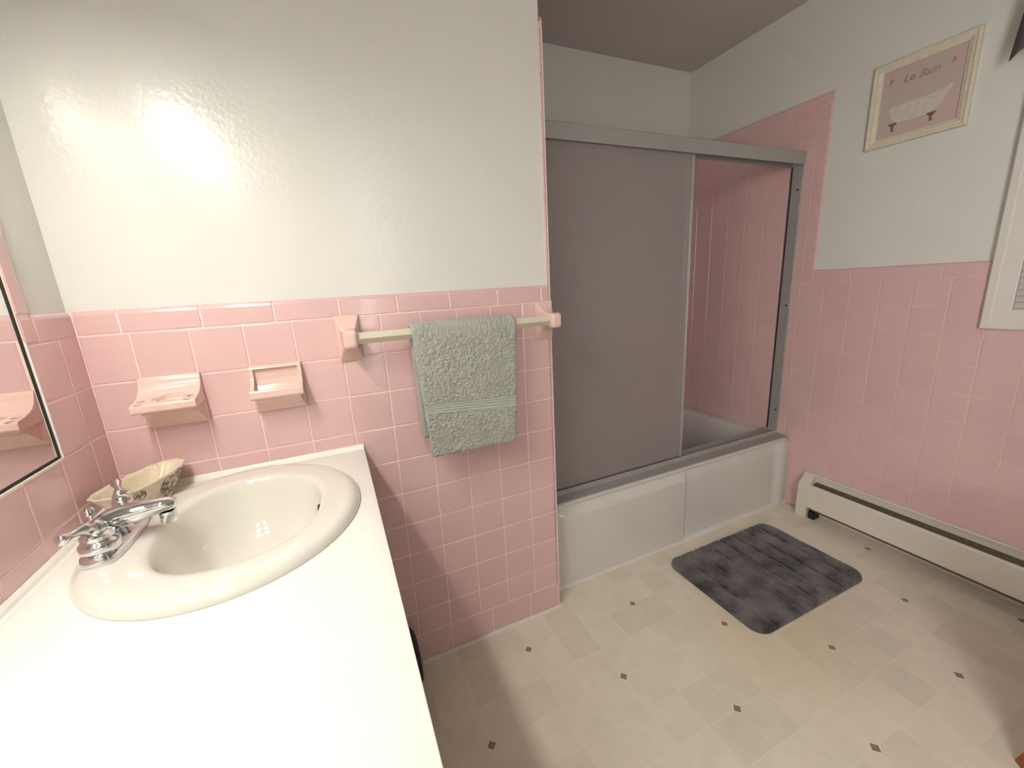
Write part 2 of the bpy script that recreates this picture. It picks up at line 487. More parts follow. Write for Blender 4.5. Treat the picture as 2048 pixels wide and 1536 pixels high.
XW = XR+0.008
box(bm, XW, 2.80, WY1, YB+0.008, 0, ZC); box(bm, XW, 2.80, YN, WY0, 0, ZC)
box(bm, XW, 2.80, WY0, WY1, 0, WZ0); box(bm, XW, 2.80, WY0, WY1, WZ1, ZC)
w_right = struct(obj('wall_right', bm, M_PAINT))

# back wall wainscot (towel wall)
frB = lambda u, v, n_: (u, -n_, v)
def bB(bm, cl):
    XT = 1.171
    us = cuts(0.0, XT, 0.0876, P)
    for z0, z1 in zip(ZR, ZR[1:]): clip_tiles(bm, cl, frB, us, z0, z1)
    clip_tiles(bm, cl, frB, cuts(0, XT, 0.743, 0.1545), 0.004, ZR[0])
    clip_tiles(bm, cl, frB, cuts(0, XT, 0.076, 0.1525), ZR[-1], ZT, rnd='t')
tile_obj('tile_panel', w_back, bB, [(-0.0014, XE-0.009, 0.0014, 0.0079, 0.003, ZT-0.006)])

# alcove end wall tile, its edge shows beside the opening
frA = lambda u, v, n_: (XE+n_, u, v)
ZA = ZR[:-1] + [1.1863] + [1.1863+P*k for k in range(1, 8)]
def bA(bm, cl):
    for z0, z1 in zip(ZA, ZA[1:]):
        clip_tiles(bm, cl, frA, [-0.0015, 0.05], z0, z1, rnd='l')
        clip_tiles(bm, cl, frA, cuts(0.05, YB, 0.05, P), z0, z1)
    clip_tiles(bm, cl, frA, [-0.0015, 0.086], 0.004, ZR[0])
    clip_tiles(bm, cl, frA, cuts(-0.0015, YB, 0.0, 0.1525), ZA[-1], 1.980, rnd='t')
tile_obj('tile_panel', w_back, bA, [(1.1715, XE-0.0014, 0.0005, YB+0.007, 0.003, 1.972)])

# alcove long wall
frC = lambda u, v, n_: (u, YB-n_, v)
def bC(bm, cl):
    for z0, z1 in zip(ZA[3:], ZA[4:]): clip_tiles(bm, cl, frC, cuts(XE, XR, XE+0.05, P), z0, z1)
    clip_tiles(bm, cl, frC, cuts(XE, XR, XE, 0.1525), ZA[-1], 2.002, rnd='t')
tile_obj('tile_panel', w_alc, bC, [(XE, XR, YB+0.0014, YB+0.0079, 0.35, 1.994)])

# right wall: wainscot, tall alcove field with bullnose border, gap for the window casing
frR = lambda u, v, n_: (XR-n_, u, v)
YRT = 0.0576
def bR(bm, cl):
    hole = [(-1.37, 1.003, -0.531, 3.0)]
    us = cuts(YN, YB, 0.005, P)
    for z0, z1 in zip(ZR, ZR[1:]): clip_tiles(bm, cl, frR, us, z0, z1, hole)
    clip_tiles(bm, cl, frR, cuts(YN, YB, 0.0, 0.1525), 0.004, ZR[0])
    for a, b in ((YN, -1.37), (-0.531, YRT)):
        clip_tiles(bm, cl, frR, cuts(a, b, 0.0576, 0.1525), ZR[-1], ZT, rnd='t')
    c2 = cuts(YRT+0.052, YB, 0.1145, P)
    tile(bm, cl, frR, YRT, ZR[-1], YRT+0.052, ZT+0.001)
    clip_tiles(bm, cl, frR, c2, ZR[-1], ZA[11])
    zs = [ZT+0.001] + [ZT+0.001+0.1525*k for k in range(1, 5)] + [1.951]
    for z0, z1 in zip(zs, zs[1:]): tile(bm, cl, frR, YRT, z0, YRT+0.052, z1, rnd='l')
    for z0, z1 in zip(ZA[11:-1], ZA[12:]): clip_tiles(bm, cl, frR, c2, z0, z1)
    clip_tiles(bm, cl, frR, cuts(YRT, YB, 0.11, 0.1525), ZA[-1], 2.002, rnd='t')
tile_obj('tile_panel', w_right, bR, [
    (XR+0.0014, XR+0.0079, YRT+0.006, YB, 0.003, 1.994), (XR+0.0014, XR+0.0079, -0.531, YRT+0.006, 0.003, ZT-0.006),
    (XR+0.0014, XR+0.0079, -1.37, -0.531, 0.003, 1.003), (XR+0.0014, XR+0.0079, YN, -1.37, 0.003, ZT-0.006)], M_GROUT2)

# left wall wainscot with the recess for the mirror and its bullnose border
frL = lambda u, v, n_: (n_, u, v)
MY0, MY1, MZ0, MZ1 = -1.30, -0.166, 0.9665, 1.85
def bL(bm, cl):
    hole = [(MY0, MZ0, MY1, MZ1)]
    us = cuts(YN, 0.0, -0.0695, P)
    for z0, z1 in zip(ZR, ZR[1:]): clip_tiles(bm, cl, frL, us, z0, z1, hole)
    for a, b in ((YN, MY0), (MY1, 0.0)):
        clip_tiles(bm, cl, frL, cuts(a, b, -0.128, 0.1525), ZR[-1], ZT, rnd='t')
    zs = [ZT] + [ZT+0.1525*k for k in range(1, 4)] + [MZ1]
    for z0, z1 in zip(zs, zs[1:]):
        tile(bm, cl, frL, MY1, z0, MY1+0.042, z1, rnd='r')
        tile(bm, cl, frL, MY0-0.042, z0, MY0, z1, rnd='l')
    clip_tiles(bm, cl, frL, cuts(MY0-0.042, MY1+0.042, 0, 0.1525), MZ1, MZ1+0.05, rnd='t')
tile_obj('tile_panel', w_left, bL, [
    (-0.0089, -0.0014, MY1, 0.0079, 0.003, ZT-0.006), (-0.0089, -0.0014, YN, MY0, 0.003, ZT-0.006),
    (-0.0089, -0.0014, MY0, MY1, 0.003, MZ0-0.001), (-0.0089, -0.0014, MY1, MY1+0.034, ZT-0.006, MZ1),
    (-0.0089, -0.0014, MY0-0.034, MY0, ZT-0.006, MZ1), (-0.0089, -0.0014, MY0-0.034, MY1+0.034, MZ1, MZ1+0.044)])

# ------------------------------------------------------------------ mirror
mir = empty('wall_mirror', (0, (MY0+MY1)/2, MZ0), 'large frameless mirror set into the pink tile above the sink', 'mirror')
under(bxo('glass', -0.0088, -0.0045, MY0+0.006, MY1-0.006, MZ0+0.006, MZ1-0.004, M_MIRROR), mir)
bm = bmesh.new()
box(bm, -0.0089, -0.0030, MY1-0.0058, MY1-0.0018, MZ0+0.002, MZ1-0.002); box(bm, -0.0089, -0.0030, MY0+0.002, MY0+0.0058, MZ0+0.002, MZ1-0.002)
box(bm, -0.0089, -0.0030, MY0+0.006, MY1-0.006, MZ0+0.0024, MZ0+0.0058)
e = under(obj('dark_edge', bm, M_DARK), mir); e['label'] = 'dark desilvered mirror edge'
bm = bmesh.new()
box(bm, -0.003, 0.0004, MY0, MY1, MZ0-0.0035, MZ0+0.0010)
box(bm, -0.003, 0.0004, MY1-0.0010, MY1+0.0010, MZ0-0.0035, 1.19)
under(obj('caulk_bead', bm, M_CAULK), mir)

# ------------------------------------------------------------------ vanity
YV = -1.555
ct = empty('countertop', (0.27, -0.8, 0.78), 'white laminate vanity countertop with a raised trim strip along the tiled walls', 'countertop')
slab = bxo('counter_slab', 0.0005, 0.545, YV, -0.0005, 0.780, 0.8105, M_WHITE, bev=0.0015)
bm = bmesh.new()
rings(bm, [[(0.285+0.205*math.cos(2*PI*i/64), -0.296+0.228*math.sin(2*PI*i/64), z) for i in range(64)] for z in (0.7, 0.9)], True, True)
cut(slab, obj('cutter', bm, M_WHITE))
under(slab, ct)
bm = bmesh.new()
prof = [(0.0006, 0.8108), (0.0006, 0.8225), (0.005, 0.8225), (0.0085, 0.8185), (0.011, 0.8125), (0.017, 0.8108)]
extrude_profile(bm, prof, YV, -0.0006, 'y')
extrude_profile(bm, [(-a, b) for a, b in prof], 0.0006, 0.5445, 'x')
under(obj('trim_strip', bm, M_WHITE), ct)

cab = empty('vanity_cabinet', (0.26, -0.8, 0), 'white vanity cabinet under the countertop, mostly hidden below it', 'cabinet')
bm = bmesh.new()
box(bm, 0.004, 0.52, -0.022, -0.004, 0.10, 0.779); box(bm, 0.004, 0.52, YV, YV+0.018, 0.10, 0.779)
box(bm, 0.004, 0.45, YV, -0.004, 0.0, 0.10); box(bm, 0.004, 0.52, YV+0.018, -0.022, 0.10, 0.118)
under(obj('body', bm, M_CASING), cab)
for y0, y1 in ((-0.42, -0.03), (-0.82, -0.43), (-1.22, -0.83), (-1.545, -1.23)):
    d = under(bxo('door', 0.505, 0.522, y0, y1, 0.13, 0.765, M_CASING, bev=0.003), cab)
    bm = bmesh.new(); tube(bm, [(0.5225, y0+0.04, 0.66), (0.535, y0+0.04, 0.66)], [0.005, 0.011])
    sub(obj('knob', bm, M_CHROME, smooth=True, angle=50), d)

# sink basin
sink = empty('sink', (0.284, -0.295, 0.8105), 'oval white porcelain drop-in sink in the countertop', 'sink')
def sup(cx, cy, a, b, z, ex=2.0, n_=96, flat=0.0):
    out = []
    for i in range(n_):
        t_ = 2*PI*i/n_; c, s = math.cos(t_), math.sin(t_)
        x = a*math.copysign(abs(c)**(2/ex), c); y = b*math.copysign(abs(s)**(2/ex), s)
        if flat and x < 0: x *= (1-flat*(1-(y/b)**2)**1.0)
        out.append((cx+x, cy+y, z))
    return out
cx, cy = 0.2815, -0.294
rs = [sup(cx, cy, .2315, .2530, .8110), sup(cx, cy, .2320, .2535, .8145), sup(cx, cy, .2300, .2515, .8205),
      sup(cx, cy, .2250, .2465, .8262), sup(cx, cy, .2170, .2385, .8300), sup(cx+.001, cy, .2080, .2290, .8312),
      sup(cx+.004, cy, .1900, .2120, .8308), sup(.289, -.2965, .1640, .1920, .8300, 2.1, flat=.03),
      sup(.2900, -.297, .1530, .1815, .8290, 2.15, flat=.05), sup(.2905, -.297, .1475, .1765, .8262, 2.15, flat=.06),
      sup(.2910, -.297, .1435, .1730, .8200, 2.15, flat=.06), sup(.2915, -.297, .1395, .1690, .8060, 2.1, flat=.05),
      sup(.2920, -.297, .1330, .1610, .7800, 2.05, flat=.04), sup(.2920, -.297, .1240, .1480, .7500),
      sup(.2900, -.297, .1100, .1280, .7200), sup(.2880, -.297, .0900, .1000, .6980), sup(.2860, -.297, .0620, .0660, .6860),
      sup(.2850, -.297, .0330, .0330, .6815), sup(.2850, -.297, .0240, .0240, .6790)]
bm = bmesh.new(); rings(bm, rs, close_top=True)
b_ = under(obj('basin', bm, M_PORC, smooth=True), sink)
bm = bmesh.new(); lathe(bm, [(.0, .0), (.023, .0), (.0235, .003), (.019, .0035), (.017, .001), (.001, .001)], (.285, -.297, .6795), 28)
under(obj('drain', bm, M_CHROME, smooth=True, angle=40), sink)
bm = bmesh.new()
rings(bm, [[(0.4305+dx, -0.300+0.012*math.cos(2*PI*i/20), 0.8045+0.0042*math.sin(2*PI*i/20)) for i in range(20)] for dx in (-0.004, 0.004)], True, True)
o = under(obj('overflow_slot', bm, M_DARK, smooth=True, angle=40), sink); o['label'] = 'dark overflow slot inside the bowl'

# faucet
fx, fy, fz = 0.1000, -0.300, 0.8312
fau = empty('faucet', (fx, fy, fz), 'chrome two-lever centerset faucet at the back of the sink', 'faucet')
def stad(hw, hl, z, n_=40):   # stadium outline, long along y, waisted towards the middle
    out = []
    for i in range(n_):
        t_ = 2*PI*i/n_; c, s = math.cos(t_), math.sin(t_)
        out.append((fx+hw*c, fy+(hl-hw)*max(-1, min(1, s*1.8))+hw*s, z))
    return out
bm = bmesh.new()
rings(bm, [stad(.0290, .0850, fz), stad(.0292, .0852, fz+.004), stad(.0280, .0838, fz+.012), stad(.0262, .0820, fz+.0165),
           stad(.0245, .0800, fz+.0185), stad(.0215, .0765, fz+.0195)], True, True)
under(obj('base', bm, M_CHROME, smooth=True, angle=50), fau)
bm = bmesh.new()
tube(bm, [(fx-.028, fy, fz+.028), (fx-.016, fy, fz+.036), (fx, fy, fz+.043), (fx+.022, fy, fz+.048), (fx+.050, fy, fz+.051), (fx+.074, fy, fz+.0525), (fx+.088, fy, fz+.052), (fx+.094, fy, fz+.050)],
     [(.014, .010), (.025, .018), (.0270, .021), (.0245, .020), (.0210, .017), (.0180, .014), (.0165, .0125), (.012, .009)], 26)
rings(bm, [[(fx+.002+.024*s_*math.cos(2*PI*i/28), fy+.028*s_*math.sin(2*PI*i/28), z) for i in range(28)] for s_, z in ((1.1, fz+.018), (1.0, fz+.022), (.86, fz+.034), (.8, fz+.045))], True, True)
sp = under(obj('spout', bm, M_CHROME, smooth=True, angle=50), fau)
bm = bmesh.new(); lathe(bm, [(.0125, .0), (.0132, .001), (.0132, .018), (.0125, .022)], (fx+.080, fy, fz+.018), 28)
a_ = obj('aerator', bm, M_CHROME, smooth=True, angle=40); sub(a_, sp)
bm = bmesh.new()
tube(bm, [(fx-.026, fy, fz+.019), (fx-.026, fy, fz+.064)], .0028, 12)
tube(bm, [(fx-.026, fy, fz+.060), (fx-.026, fy, fz+.064), (fx-.026, fy, fz+.072), (fx-.026, fy, fz+.075)], [.004, .0085, .0085, .005], 18)
under(obj('lift_rod', bm, M_CHROME, smooth=True, angle=40), fau)
for s in (-1, 1):
    hy = fy+s*0.0510
    bm = bmesh.new()
    lathe(bm, [(.0255, .0165), (.0272, .019), (.0272, .031), (.0255, .0335), (.0215, .035), (.0195, .038), (.0222, .040), (.0222, .046),
               (.0175, .0485), (.0145, .0500), (.0155, .0540), (.0150, .0590), (.0115, .0655), (.0060, .0690), (.0, .0695)], (fx, hy, fz), 32)
    h = under(obj('handle', bm, M_CHROME, smooth=True, angle=40), fau)
    bm = bmesh.new()
    e_ = Vector((-0.021, s*0.047, 0.019 if s > 0 else 0.008)); o_ = Vector((fx, hy, fz+.0585))
    fr_ = [0.15, .35, .5, .62, .72, .85, .95, 1.03, 1.08]
    rad = [.0130, .0095, .0066, .0058, .0062, .0082, .0096, .0080, .003]
    tube(bm, [o_+e_*t_+Vector((0, 0, .003*math.sin(t_*PI))) for t_ in fr_], rad, 16)
    sub(obj('lever', bm, M_CHROME, smooth=True), h)

# ivory dish: long oval with one drawn-out end
dc = (0.078, -0.106, 0.8108); DTH = 1.166
dish = empty('trinket_dish', dc, 'ivory oval ceramic dish with dark floral print in the corner behind the faucet', 'dish')
def dring(a, b, z, lift=0.0, wav=0.0, n_=64):
    out = []
    for i in range(n_):
        t_ = 2*PI*i/n_; c, s = math.cos(t_), math.sin(t_)
        x = a*math.copysign(abs(c)**(2/2.5), c); y = b*math.copysign(abs(s)**(2/2.5), s)
        k = 1+wav*0.03*math.cos(t_*14)
        if c < -0.5: y *= 1-0.16*(-c-0.5)      # pointed end towards the mirror
        out.append((x*k, y*k, z+lift*(c*c*0.6)))
    return out
bm = bmesh.new()
rings(bm, [dring(.050, .026, .0), dring(.053, .028, .003), dring(.058, .031, .010), dring(.070, .037, .026, .003, .4), dring(.084, .0425, .043, .006, .7),
           dring(.095, .0455, .0580, .006, .6), dring(.1005, .0480, .0630, .006, .6), dring(.1010, .0480, .0650, .006, .6), dring(.0985, .0462, .0656, .006, .6),
           dring(.093, .0435, .0570, .008, .8), dring(.080, .0390, .043, .006, .5), dring(.064, .033, .026, .003, .3), dring(.045, .022, .012), dring(.01, .006, .009)], True, True)
o = obj('bowl', bm, M_DISH, smooth=True); o.parent = dish
dish.rotation_euler = (0, 0, DTH)

# ------------------------------------------------------------------ ceramic wall fittings
# toothbrush and tumbler holder
th = empty('toothbrush_holder', (0.140, 0, 0.962), 'pink ceramic toothbrush holder with small holes, fixed to the tile nearest the mirror corner', 'toothbrush holder')
def arc(cxx, cyy, r, a0, a1, n_=6):
    return [(cxx+r*math.cos(math.radians(a0+(a1-a0)*i/n_)), cyy+r*math.sin(math.radians(a0+(a1-a0)*i/n_))) for i in range(n_+1)]
bm = bmesh.new()
prof = [(0.0, 1.082), (-0.007, 1.082), (-0.011, 1.074), (-0.0145, 1.064), (-0.020, 1.054), (-0.029, 1.046), (-0.041, 1.0405), (-0.056, 1.0365),
        (-0.080, 1.0325), (-0.083, 1.030), (-0.083, 1.0165), (-0.080, 1.013), (-0.068, 1.0125), (0.0, 1.012)]
extrude_profile(bm, prof, 0.0825, 0.2015, 'x')
o = obj('body', bm, M_PCER)
bm = bmesh.new()
rings(bm, [[(x0, y0, z0), (x1, y0, z0), (x1, 0.0, z1), (x0, 0.0, z1)] for x0, x1, y0, z0, z1 in ()] or
      [[(0.080, 0, 0.960), (0.2025, 0, 0.960), (0.2025, 0, 1.020), (0.080, 0, 1.020)],
       [(0.080, -0.008, 0.961), (0.2025, -0.008, 0.961), (0.2025, -0.008, 1.020), (0.080, -0.008, 1.020)],
       [(0.089, -0.018, 0.972), (0.195, -0.018, 0.972), (0.195, -0.018, 1.020), (0.089, -0.018, 1.020)],
       [(0.093, -0.045, 0.997), (0.192, -0.045, 0.997), (0.192, -0.045, 1.020), (0.093, -0.045, 1.020)],
       [(0.094, -0.064, 1.006), (0.191, -0.064, 1.006), (0.191, -0.064, 1.020), (0.094, -0.064, 1.020)]], True, True)
o2 = obj('lower', bm, M_PCER)
bpy.context.view_layer.update()
modify(o, ('BOOLEAN', dict(operation='UNION', object=o2, solver='EXACT')))
bpy.data.objects.remove(o2)
def cyl_cut(target, x, y, z0, z1, r, rr=None):
    bm = bmesh.new(); rings(bm, [circ((x, y, z0), r, 28, 'z', rr), circ((x, y, z1), r, 28, 'z', rr)], True, True)
    cut(target, obj('cutter', bm, M_PCER))
for x, y in ((0.0965, -0.056), (0.0965, -0.074), (0.1195, -0.050), (0.1875, -0.054), (0.1845, -0.073)):
    cyl_cut(o, x, y, 1.016, 1.09, 0.0072)
cyl_cut(o, 0.150, -0.052, 1.0290, 1.10, 0.027, 0.023)
soften(o, 0.0011, 4); under(o, th)

# soap dish
sd = empty('soap_dish', (0.362, 0, 0.963), 'pink ceramic soap dish with three drain ridges, fixed to the tiles below the towel bar side', 'soap dish')
sd['label'] = 'pink ceramic soap dish with ribbed tray, right of the toothbrush holder'
bm = bmesh.new()
prof = [(0.0, 1.082), (-0.010, 1.082), (-0.015, 1.077), (-0.017, 1.066), (-0.021, 1.052), (-0.029, 1.041), (-0.041, 1.033), (-0.054, 1.0285), (-0.060, 1.027),
        (-0.062, 1.024), (-0.062, 1.009), (-0.059, 1.005), (-0.052, 1.003), (0.0, 1.000)]
extrude_profile(bm, prof, 0.303, 0.421, 'x')
o = obj('body', bm, M_PCER)
bm = bmesh.new()
rings(bm, [[(0.303, 0, 0.962), (0.421, 0, 0.962), (0.421, 0, 1.010), (0.303, 0, 1.010)],
           [(0.303, -0.010, 0.963), (0.421, -0.010, 0.963), (0.421, -0.010, 1.010), (0.303, -0.010, 1.010)],
           [(0.310, -0.022, 0.975), (0.415, -0.022, 0.975), (0.415, -0.022, 1.010), (0.310, -0.022, 1.010)],
           [(0.313, -0.048, 0.996), (0.412, -0.048, 0.996), (0.412, -0.048, 1.010), (0.313, -0.048, 1.010)]], True, True)
o2 = obj('lower', bm, M_PCER)
modify(o, ('BOOLEAN', dict(operation='UNION', object=o2, solver='EXACT'))); bpy.data.objects.remove(o2)
bm = bmesh.new()
extrude_profile(bm, [(-0.0065, 1.0735), (-0.0075, 1.045), (-0.011, 1.030), (-0.018, 1.0195), (-0.025, 1.0155), (-0.034, 1.0138), (-0.043, 1.0152), (-0.0495, 1.0190), (-0.0530, 1.0275), (-0.2, 1.0275), (-0.2, 1.0735)], 0.3125, 0.4115, 'x')
cut(o, obj('cutter', bm, M_PCER))
soften(o, 0.0011, 3); under(o, sd)
bm = bmesh.new()
for x in (0.337, 0.360, 0.383):
    tube(bm, [(x, -0.018, 1.0195), (x, -0.024, 1.0180), (x, -0.034, 1.0165), (x, -0.044, 1.0180), (x, -0.049, 1.0205)], [.001, .0030, .0032, .0030, .001], 10)
under(obj('drain_ribs', bm, M_PCER, smooth=True), sd)

# towel bar: two ceramic posts and a square bar turned on its edge
tb = empty('towel_bar', (0.85, 0, 1.13), 'cream square towel bar between two pink ceramic posts on the tiled wall', 'towel bar')
def post(x0, x1, name):
    xm = (x0+x1)/2; zc_ = 1.1295
    bm = bmesh.new()
    secs = [(0.0, .0312, .0615, 0), (-.005, .0312, .0615, 0), (-.009, .0295, .056, 0), (-.014, .0268, .0485, 0), (-.020, .0240, .0415, .0), (-.026, .0218, .0355, .0005), (-.033, .0198, .0300, .001),
            (-.041, .0182, .0255, .002), (-.052, .0175, .0235, .0025), (-.080, .0178, .0238, .0025), (-.087, .0172, .0228, .0025), (-.0915, .015, .0200, .0025), (-.0940, .0105, .014, .0025)]
    def sec(y, a, b, dz):
        r = 0.0015+0.0065*max(0.0, min(1.0, (-y-.012)/.03)); out = []
        for sx, sz, a0 in ((1, 1, 0), (-1, 1, 90), (-1, -1, 180), (1, -1, 270)):
            for i in range(5):
                t_ = math.radians(a0+22.5*i)
                out.append((xm+sx*(a-r)+r*math.cos(t_), y, zc_+dz+sz*(b-r)+r*math.sin(t_)))
        return out
    rings(bm, [sec(*q) for q in secs], True, True)
    o = obj(name, bm, M_PCER); soften(o, 0.0012, 6); under(o, tb)
post(0.5165, 0.5785, 'post'); post(1.1165, 1.1795, 'post')
bm = bmesh.new(); h = 0.0155
extrude_profile(bm, [(-0.0680-h, 1.132), (-0.068, 1.132-h), (-0.068+h, 1.132), (-0.068, 1.132+h)], 0.5645, 1.1315, 'x')
o = obj('bar', bm, M_BAR); modify(o, ('BEVEL', dict(width=0.0012, segments=2))); under(o, tb)

# ------------------------------------------------------------------ towel
def towel():
    zt = 1.132+0.0155
    # path of the cloth's middle line in (y,z), from the back hem over the bar to the front hem
    back = [(-0.0455, 0.820+(1.120-0.820)*i/50) for i in range(51)]
    over = [(-0.0675+0.0220*math.cos(math.radians(a)), 1.1300+0.0245*math.sin(math.radians(a))) for a in range(8, 180, 8)]
    front = [(-0.0895-0.002*math.sin(i/230*PI), 1.120-(1.120-0.772)*i/230) for i in range(231)]
    path = back+over+front
    n = len(path); X0, X1, NX = 0.702, 1.008, 220
    def surf(k, j, side, layer):
        y, z = path[k]
        y0, z0 = path[max(k-1, 0)]; y1, z1 = path[min(k+1, n-1)]
        ty, tz = y1-y0, z1-z0; L = math.hypot(ty, tz); ny, nz_ = tz/L, -ty/L      # outward normal of a path going over from behind
        u = j/NX
        s = k/(n-1)
        fr_ = max(0.0, (k-len(back)-len(over))/(n-1-len(back)-len(over)))
        bk = max(0.0, 1-k/len(back))
        xl = X0+0.020*fr_+0.010*bk; xr = X1-0.019*fr_
        x = xl+(xr-xl)*u
        th = 0.0062
        if k in (0, n-1): th = 0.0035
        edge = min(u, 1-u)*NX
        if edge < 7: th *= (0.25, 0.5, 0.66, 0.78, 0.87, 0.93, 0.97)[int(edge)]
        # soft folds and looped pile
        f = 0.0020*noise.noise(Vector((x*9, z*6, 3+layer)))*(fr_*1.8+0.3)
        f += 0.0012*noise.noise(Vector((x*30, z*24, 7)))
        band = 0.0
        zb = z + (0.008 if u < .5 else 0)*0
        in_band = fr_ > 0 and 0.884+0.022*(1-u) < z < 0.918+0.012*(1-u)
        if in_band:
            q = (z-(0.884+0.022*(1-u)))/(0.034-0.010*(1-u))
            band = -0.0052; f *= 0.3
        else:
            f += 0.0030*noise.noise(Vector((x*130, z*170, y*130+side*9)))+0.0028*noise.noise(Vector((x*300, z*300, y*300)))
        if fr_ > 0.985: band = -0.0015
        d = side*(th+(f+band if side > 0 else 0.3*f))
        drop = -0.012*fr_*(u-0.5)*-1 if fr_ > 0 else 0
        z += -0.013*(u-0.5)*fr_*0
        wob = 0.0018*noise.noise(Vector((z*22, 5+layer, 0)))
        return (x+wob*(1 if u < .5 else -1)*(1 if edge < 9 else 0), y+ny*d, z+nz_*d+0.003*fr_*noise.noise(Vector((x*14, 1, 2))))
    bm = bmesh.new()
    g = {}
    for side in (1, -1):
        for k in range(n):
            for j in range(NX+1):
                g[side, k, j] = bm.verts.new(surf(k, j, side, 0))
    for side in (1, -1):
        for k in range(n-1):
            for j in range(NX):
                q = (g[side, k, j], g[side, k, j+1], g[side, k+1, j+1], g[side, k+1, j])
                bm.faces.new(q if side > 0 else q[::-1])
    for k in range(n-1):
        for j, fl in ((0, 1), (NX, -1)):
            bm.faces.new((g[1, k, j], g[1, k+1, j], g[-1, k+1, j], g[-1, k, j]))
    for j in range(NX):
        for k in (0, n-1):
            bm.faces.new((g[1, k, j], g[1, k, j+1], g[-1, k, j+1], g[-1, k, j]))
    o = obj('hand_towel', bm, M_TOWEL, smooth=True)
    o.data.shade_smooth()
    # woven border: three ribs between grooves, slightly twisted
    bm = bmesh.new(); NB, MB = 260, 44; gg = []
    for i in range(NB+1):
        u = i/NB; xl = 0.7035+0.0142; xr = 1.0070-0.0122; x = xl+(xr-xl)*u
        row = []
        for j in range(MB+1):
            q = j/MB
            z = (0.882+0.022*(1-u))+q*(0.037-0.010*(1-u))
            rib = abs(math.sin(q*PI*4))**0.6
            tw = 0.25*math.sin(u*NB*0.9+q*PI*8) if 0.25 < q < 0.75 else 0
            y = -0.0915-0.0040-0.0020*(rib+tw*rib)-0.0014*noise.noise(Vector((x*22, z*20, 7)))
            if j in (0, MB) or i in (0, NB): y += 0.004
            row.append(bm.verts.new((x, y, z)))
        gg.append(row)
    for i in range(NB):
        for j in range(MB): bm.faces.new((gg[i][j], gg[i+1][j], gg[i+1][j+1], gg[i][j+1]))
    bd = obj('border_band', bm, M_BAND, smooth=True); bd.parent = o
    bd['label'] = 'flat woven border with ribs'
    tag(o, 'sage grey terry hand towel with a ribbed band, folded over the towel bar', 'towel')
towel()

# ------------------------------------------------------------------ small bin beside the vanity
wb = empty('canister', (0.575, -0.046, 0), 'small black rounded container on the floor, peeking out from beside the vanity', 'container')
def rr(cx_, cy_, hx, hy, r, z, n_=6):
    out = []
    for sx, sy, a0 in ((1, 1, 0), (-1, 1, 90), (-1, -1, 180), (1, -1, 270)):
        for i in range(n_+1):
            a = math.radians(a0+90*i/n_)
            out.append((cx_+sx*(hx-r)+r*math.cos(a), cy_+sy*(hy-r)+r*math.sin(a), z))
    return out
bm = bmesh.new()
rings(bm, [rr(.575, -.046, .0440, .036, .020, .001), rr(.575, -.046, .0455, .038, .020, .006), rr(.575, -.046, .0455, .038, .020, .05), rr(.575, -.046, .0440, .038, .020, .100),
           rr(.575, -.046, .0415, .037, .02, .125)], True, True)
under(obj('body', bm, M_BLACK, smooth=True, angle=40), wb)
bm = bmesh.new()
rings(bm, [rr(.575, -.046, .0420, .0375, .02, .1255), rr(.575, -.046, .0410, .036, .02, .140), rr(.575, -.046, .0360, .033, .02, .162), rr(.575, -.046, .0270, .027, .018, .180), rr(.575, -.046, .0150, .016, .012, .188)], True, True)
under(obj('lid', bm, M_BLACK, smooth=True, angle=40), wb)

# ------------------------------------------------------------------ bathtub
YT, TZ = 0.086, 0.377
tub = empty('bathtub', (1.92, 0.47, 0), 'white enamel alcove bathtub with an embossed apron', 'bathtub')
X0, X1, Y0, Y1 = XE+0.0025, XR-0.0025, YT, YB-0.003
def sm(a, b, x):
    t_ = max(0.0, min(1.0, (x-a)/(b-a))); return t_*t_*(3-2*t_)
def apron(x, z):
    left = sm(1.205, 1.270, x)*(1-sm(1.905, 1.932, x))*(1-sm(.318, .362, z))
    right = sm(1.912, 1.935, x)*(1-sm(.30, .360, z))
    h = 0.024*left + 0.013*right*(1-sm(0.05, 0.3, z)*0.35)
    h += 0.018*sm(2.545, 2.600, x)*(1-sm(.33, .366, z))
    h -= 0.010*sm(2.615, 2.650, x)*(1-sm(.33, .366, z))
    return h
bm = bmesh.new()
NXa, NZa = 260, 60
gr = [[bm.verts.new((X0+(X1-X0)*i/NXa, YT-apron(X0+(X1-X0)*i/NXa, 0.001+(TZ-.012-.001)*j/NZa)+.010, 0.001+(TZ-.012-.001)*j/NZa)) for j in range(NZa+1)] for i in range(NXa+1)]
for i in range(NXa):
    for j in range(NZa): bm.faces.new((gr[i][j], gr[i+1][j], gr[i+1][j+1], gr[i][j+1]))
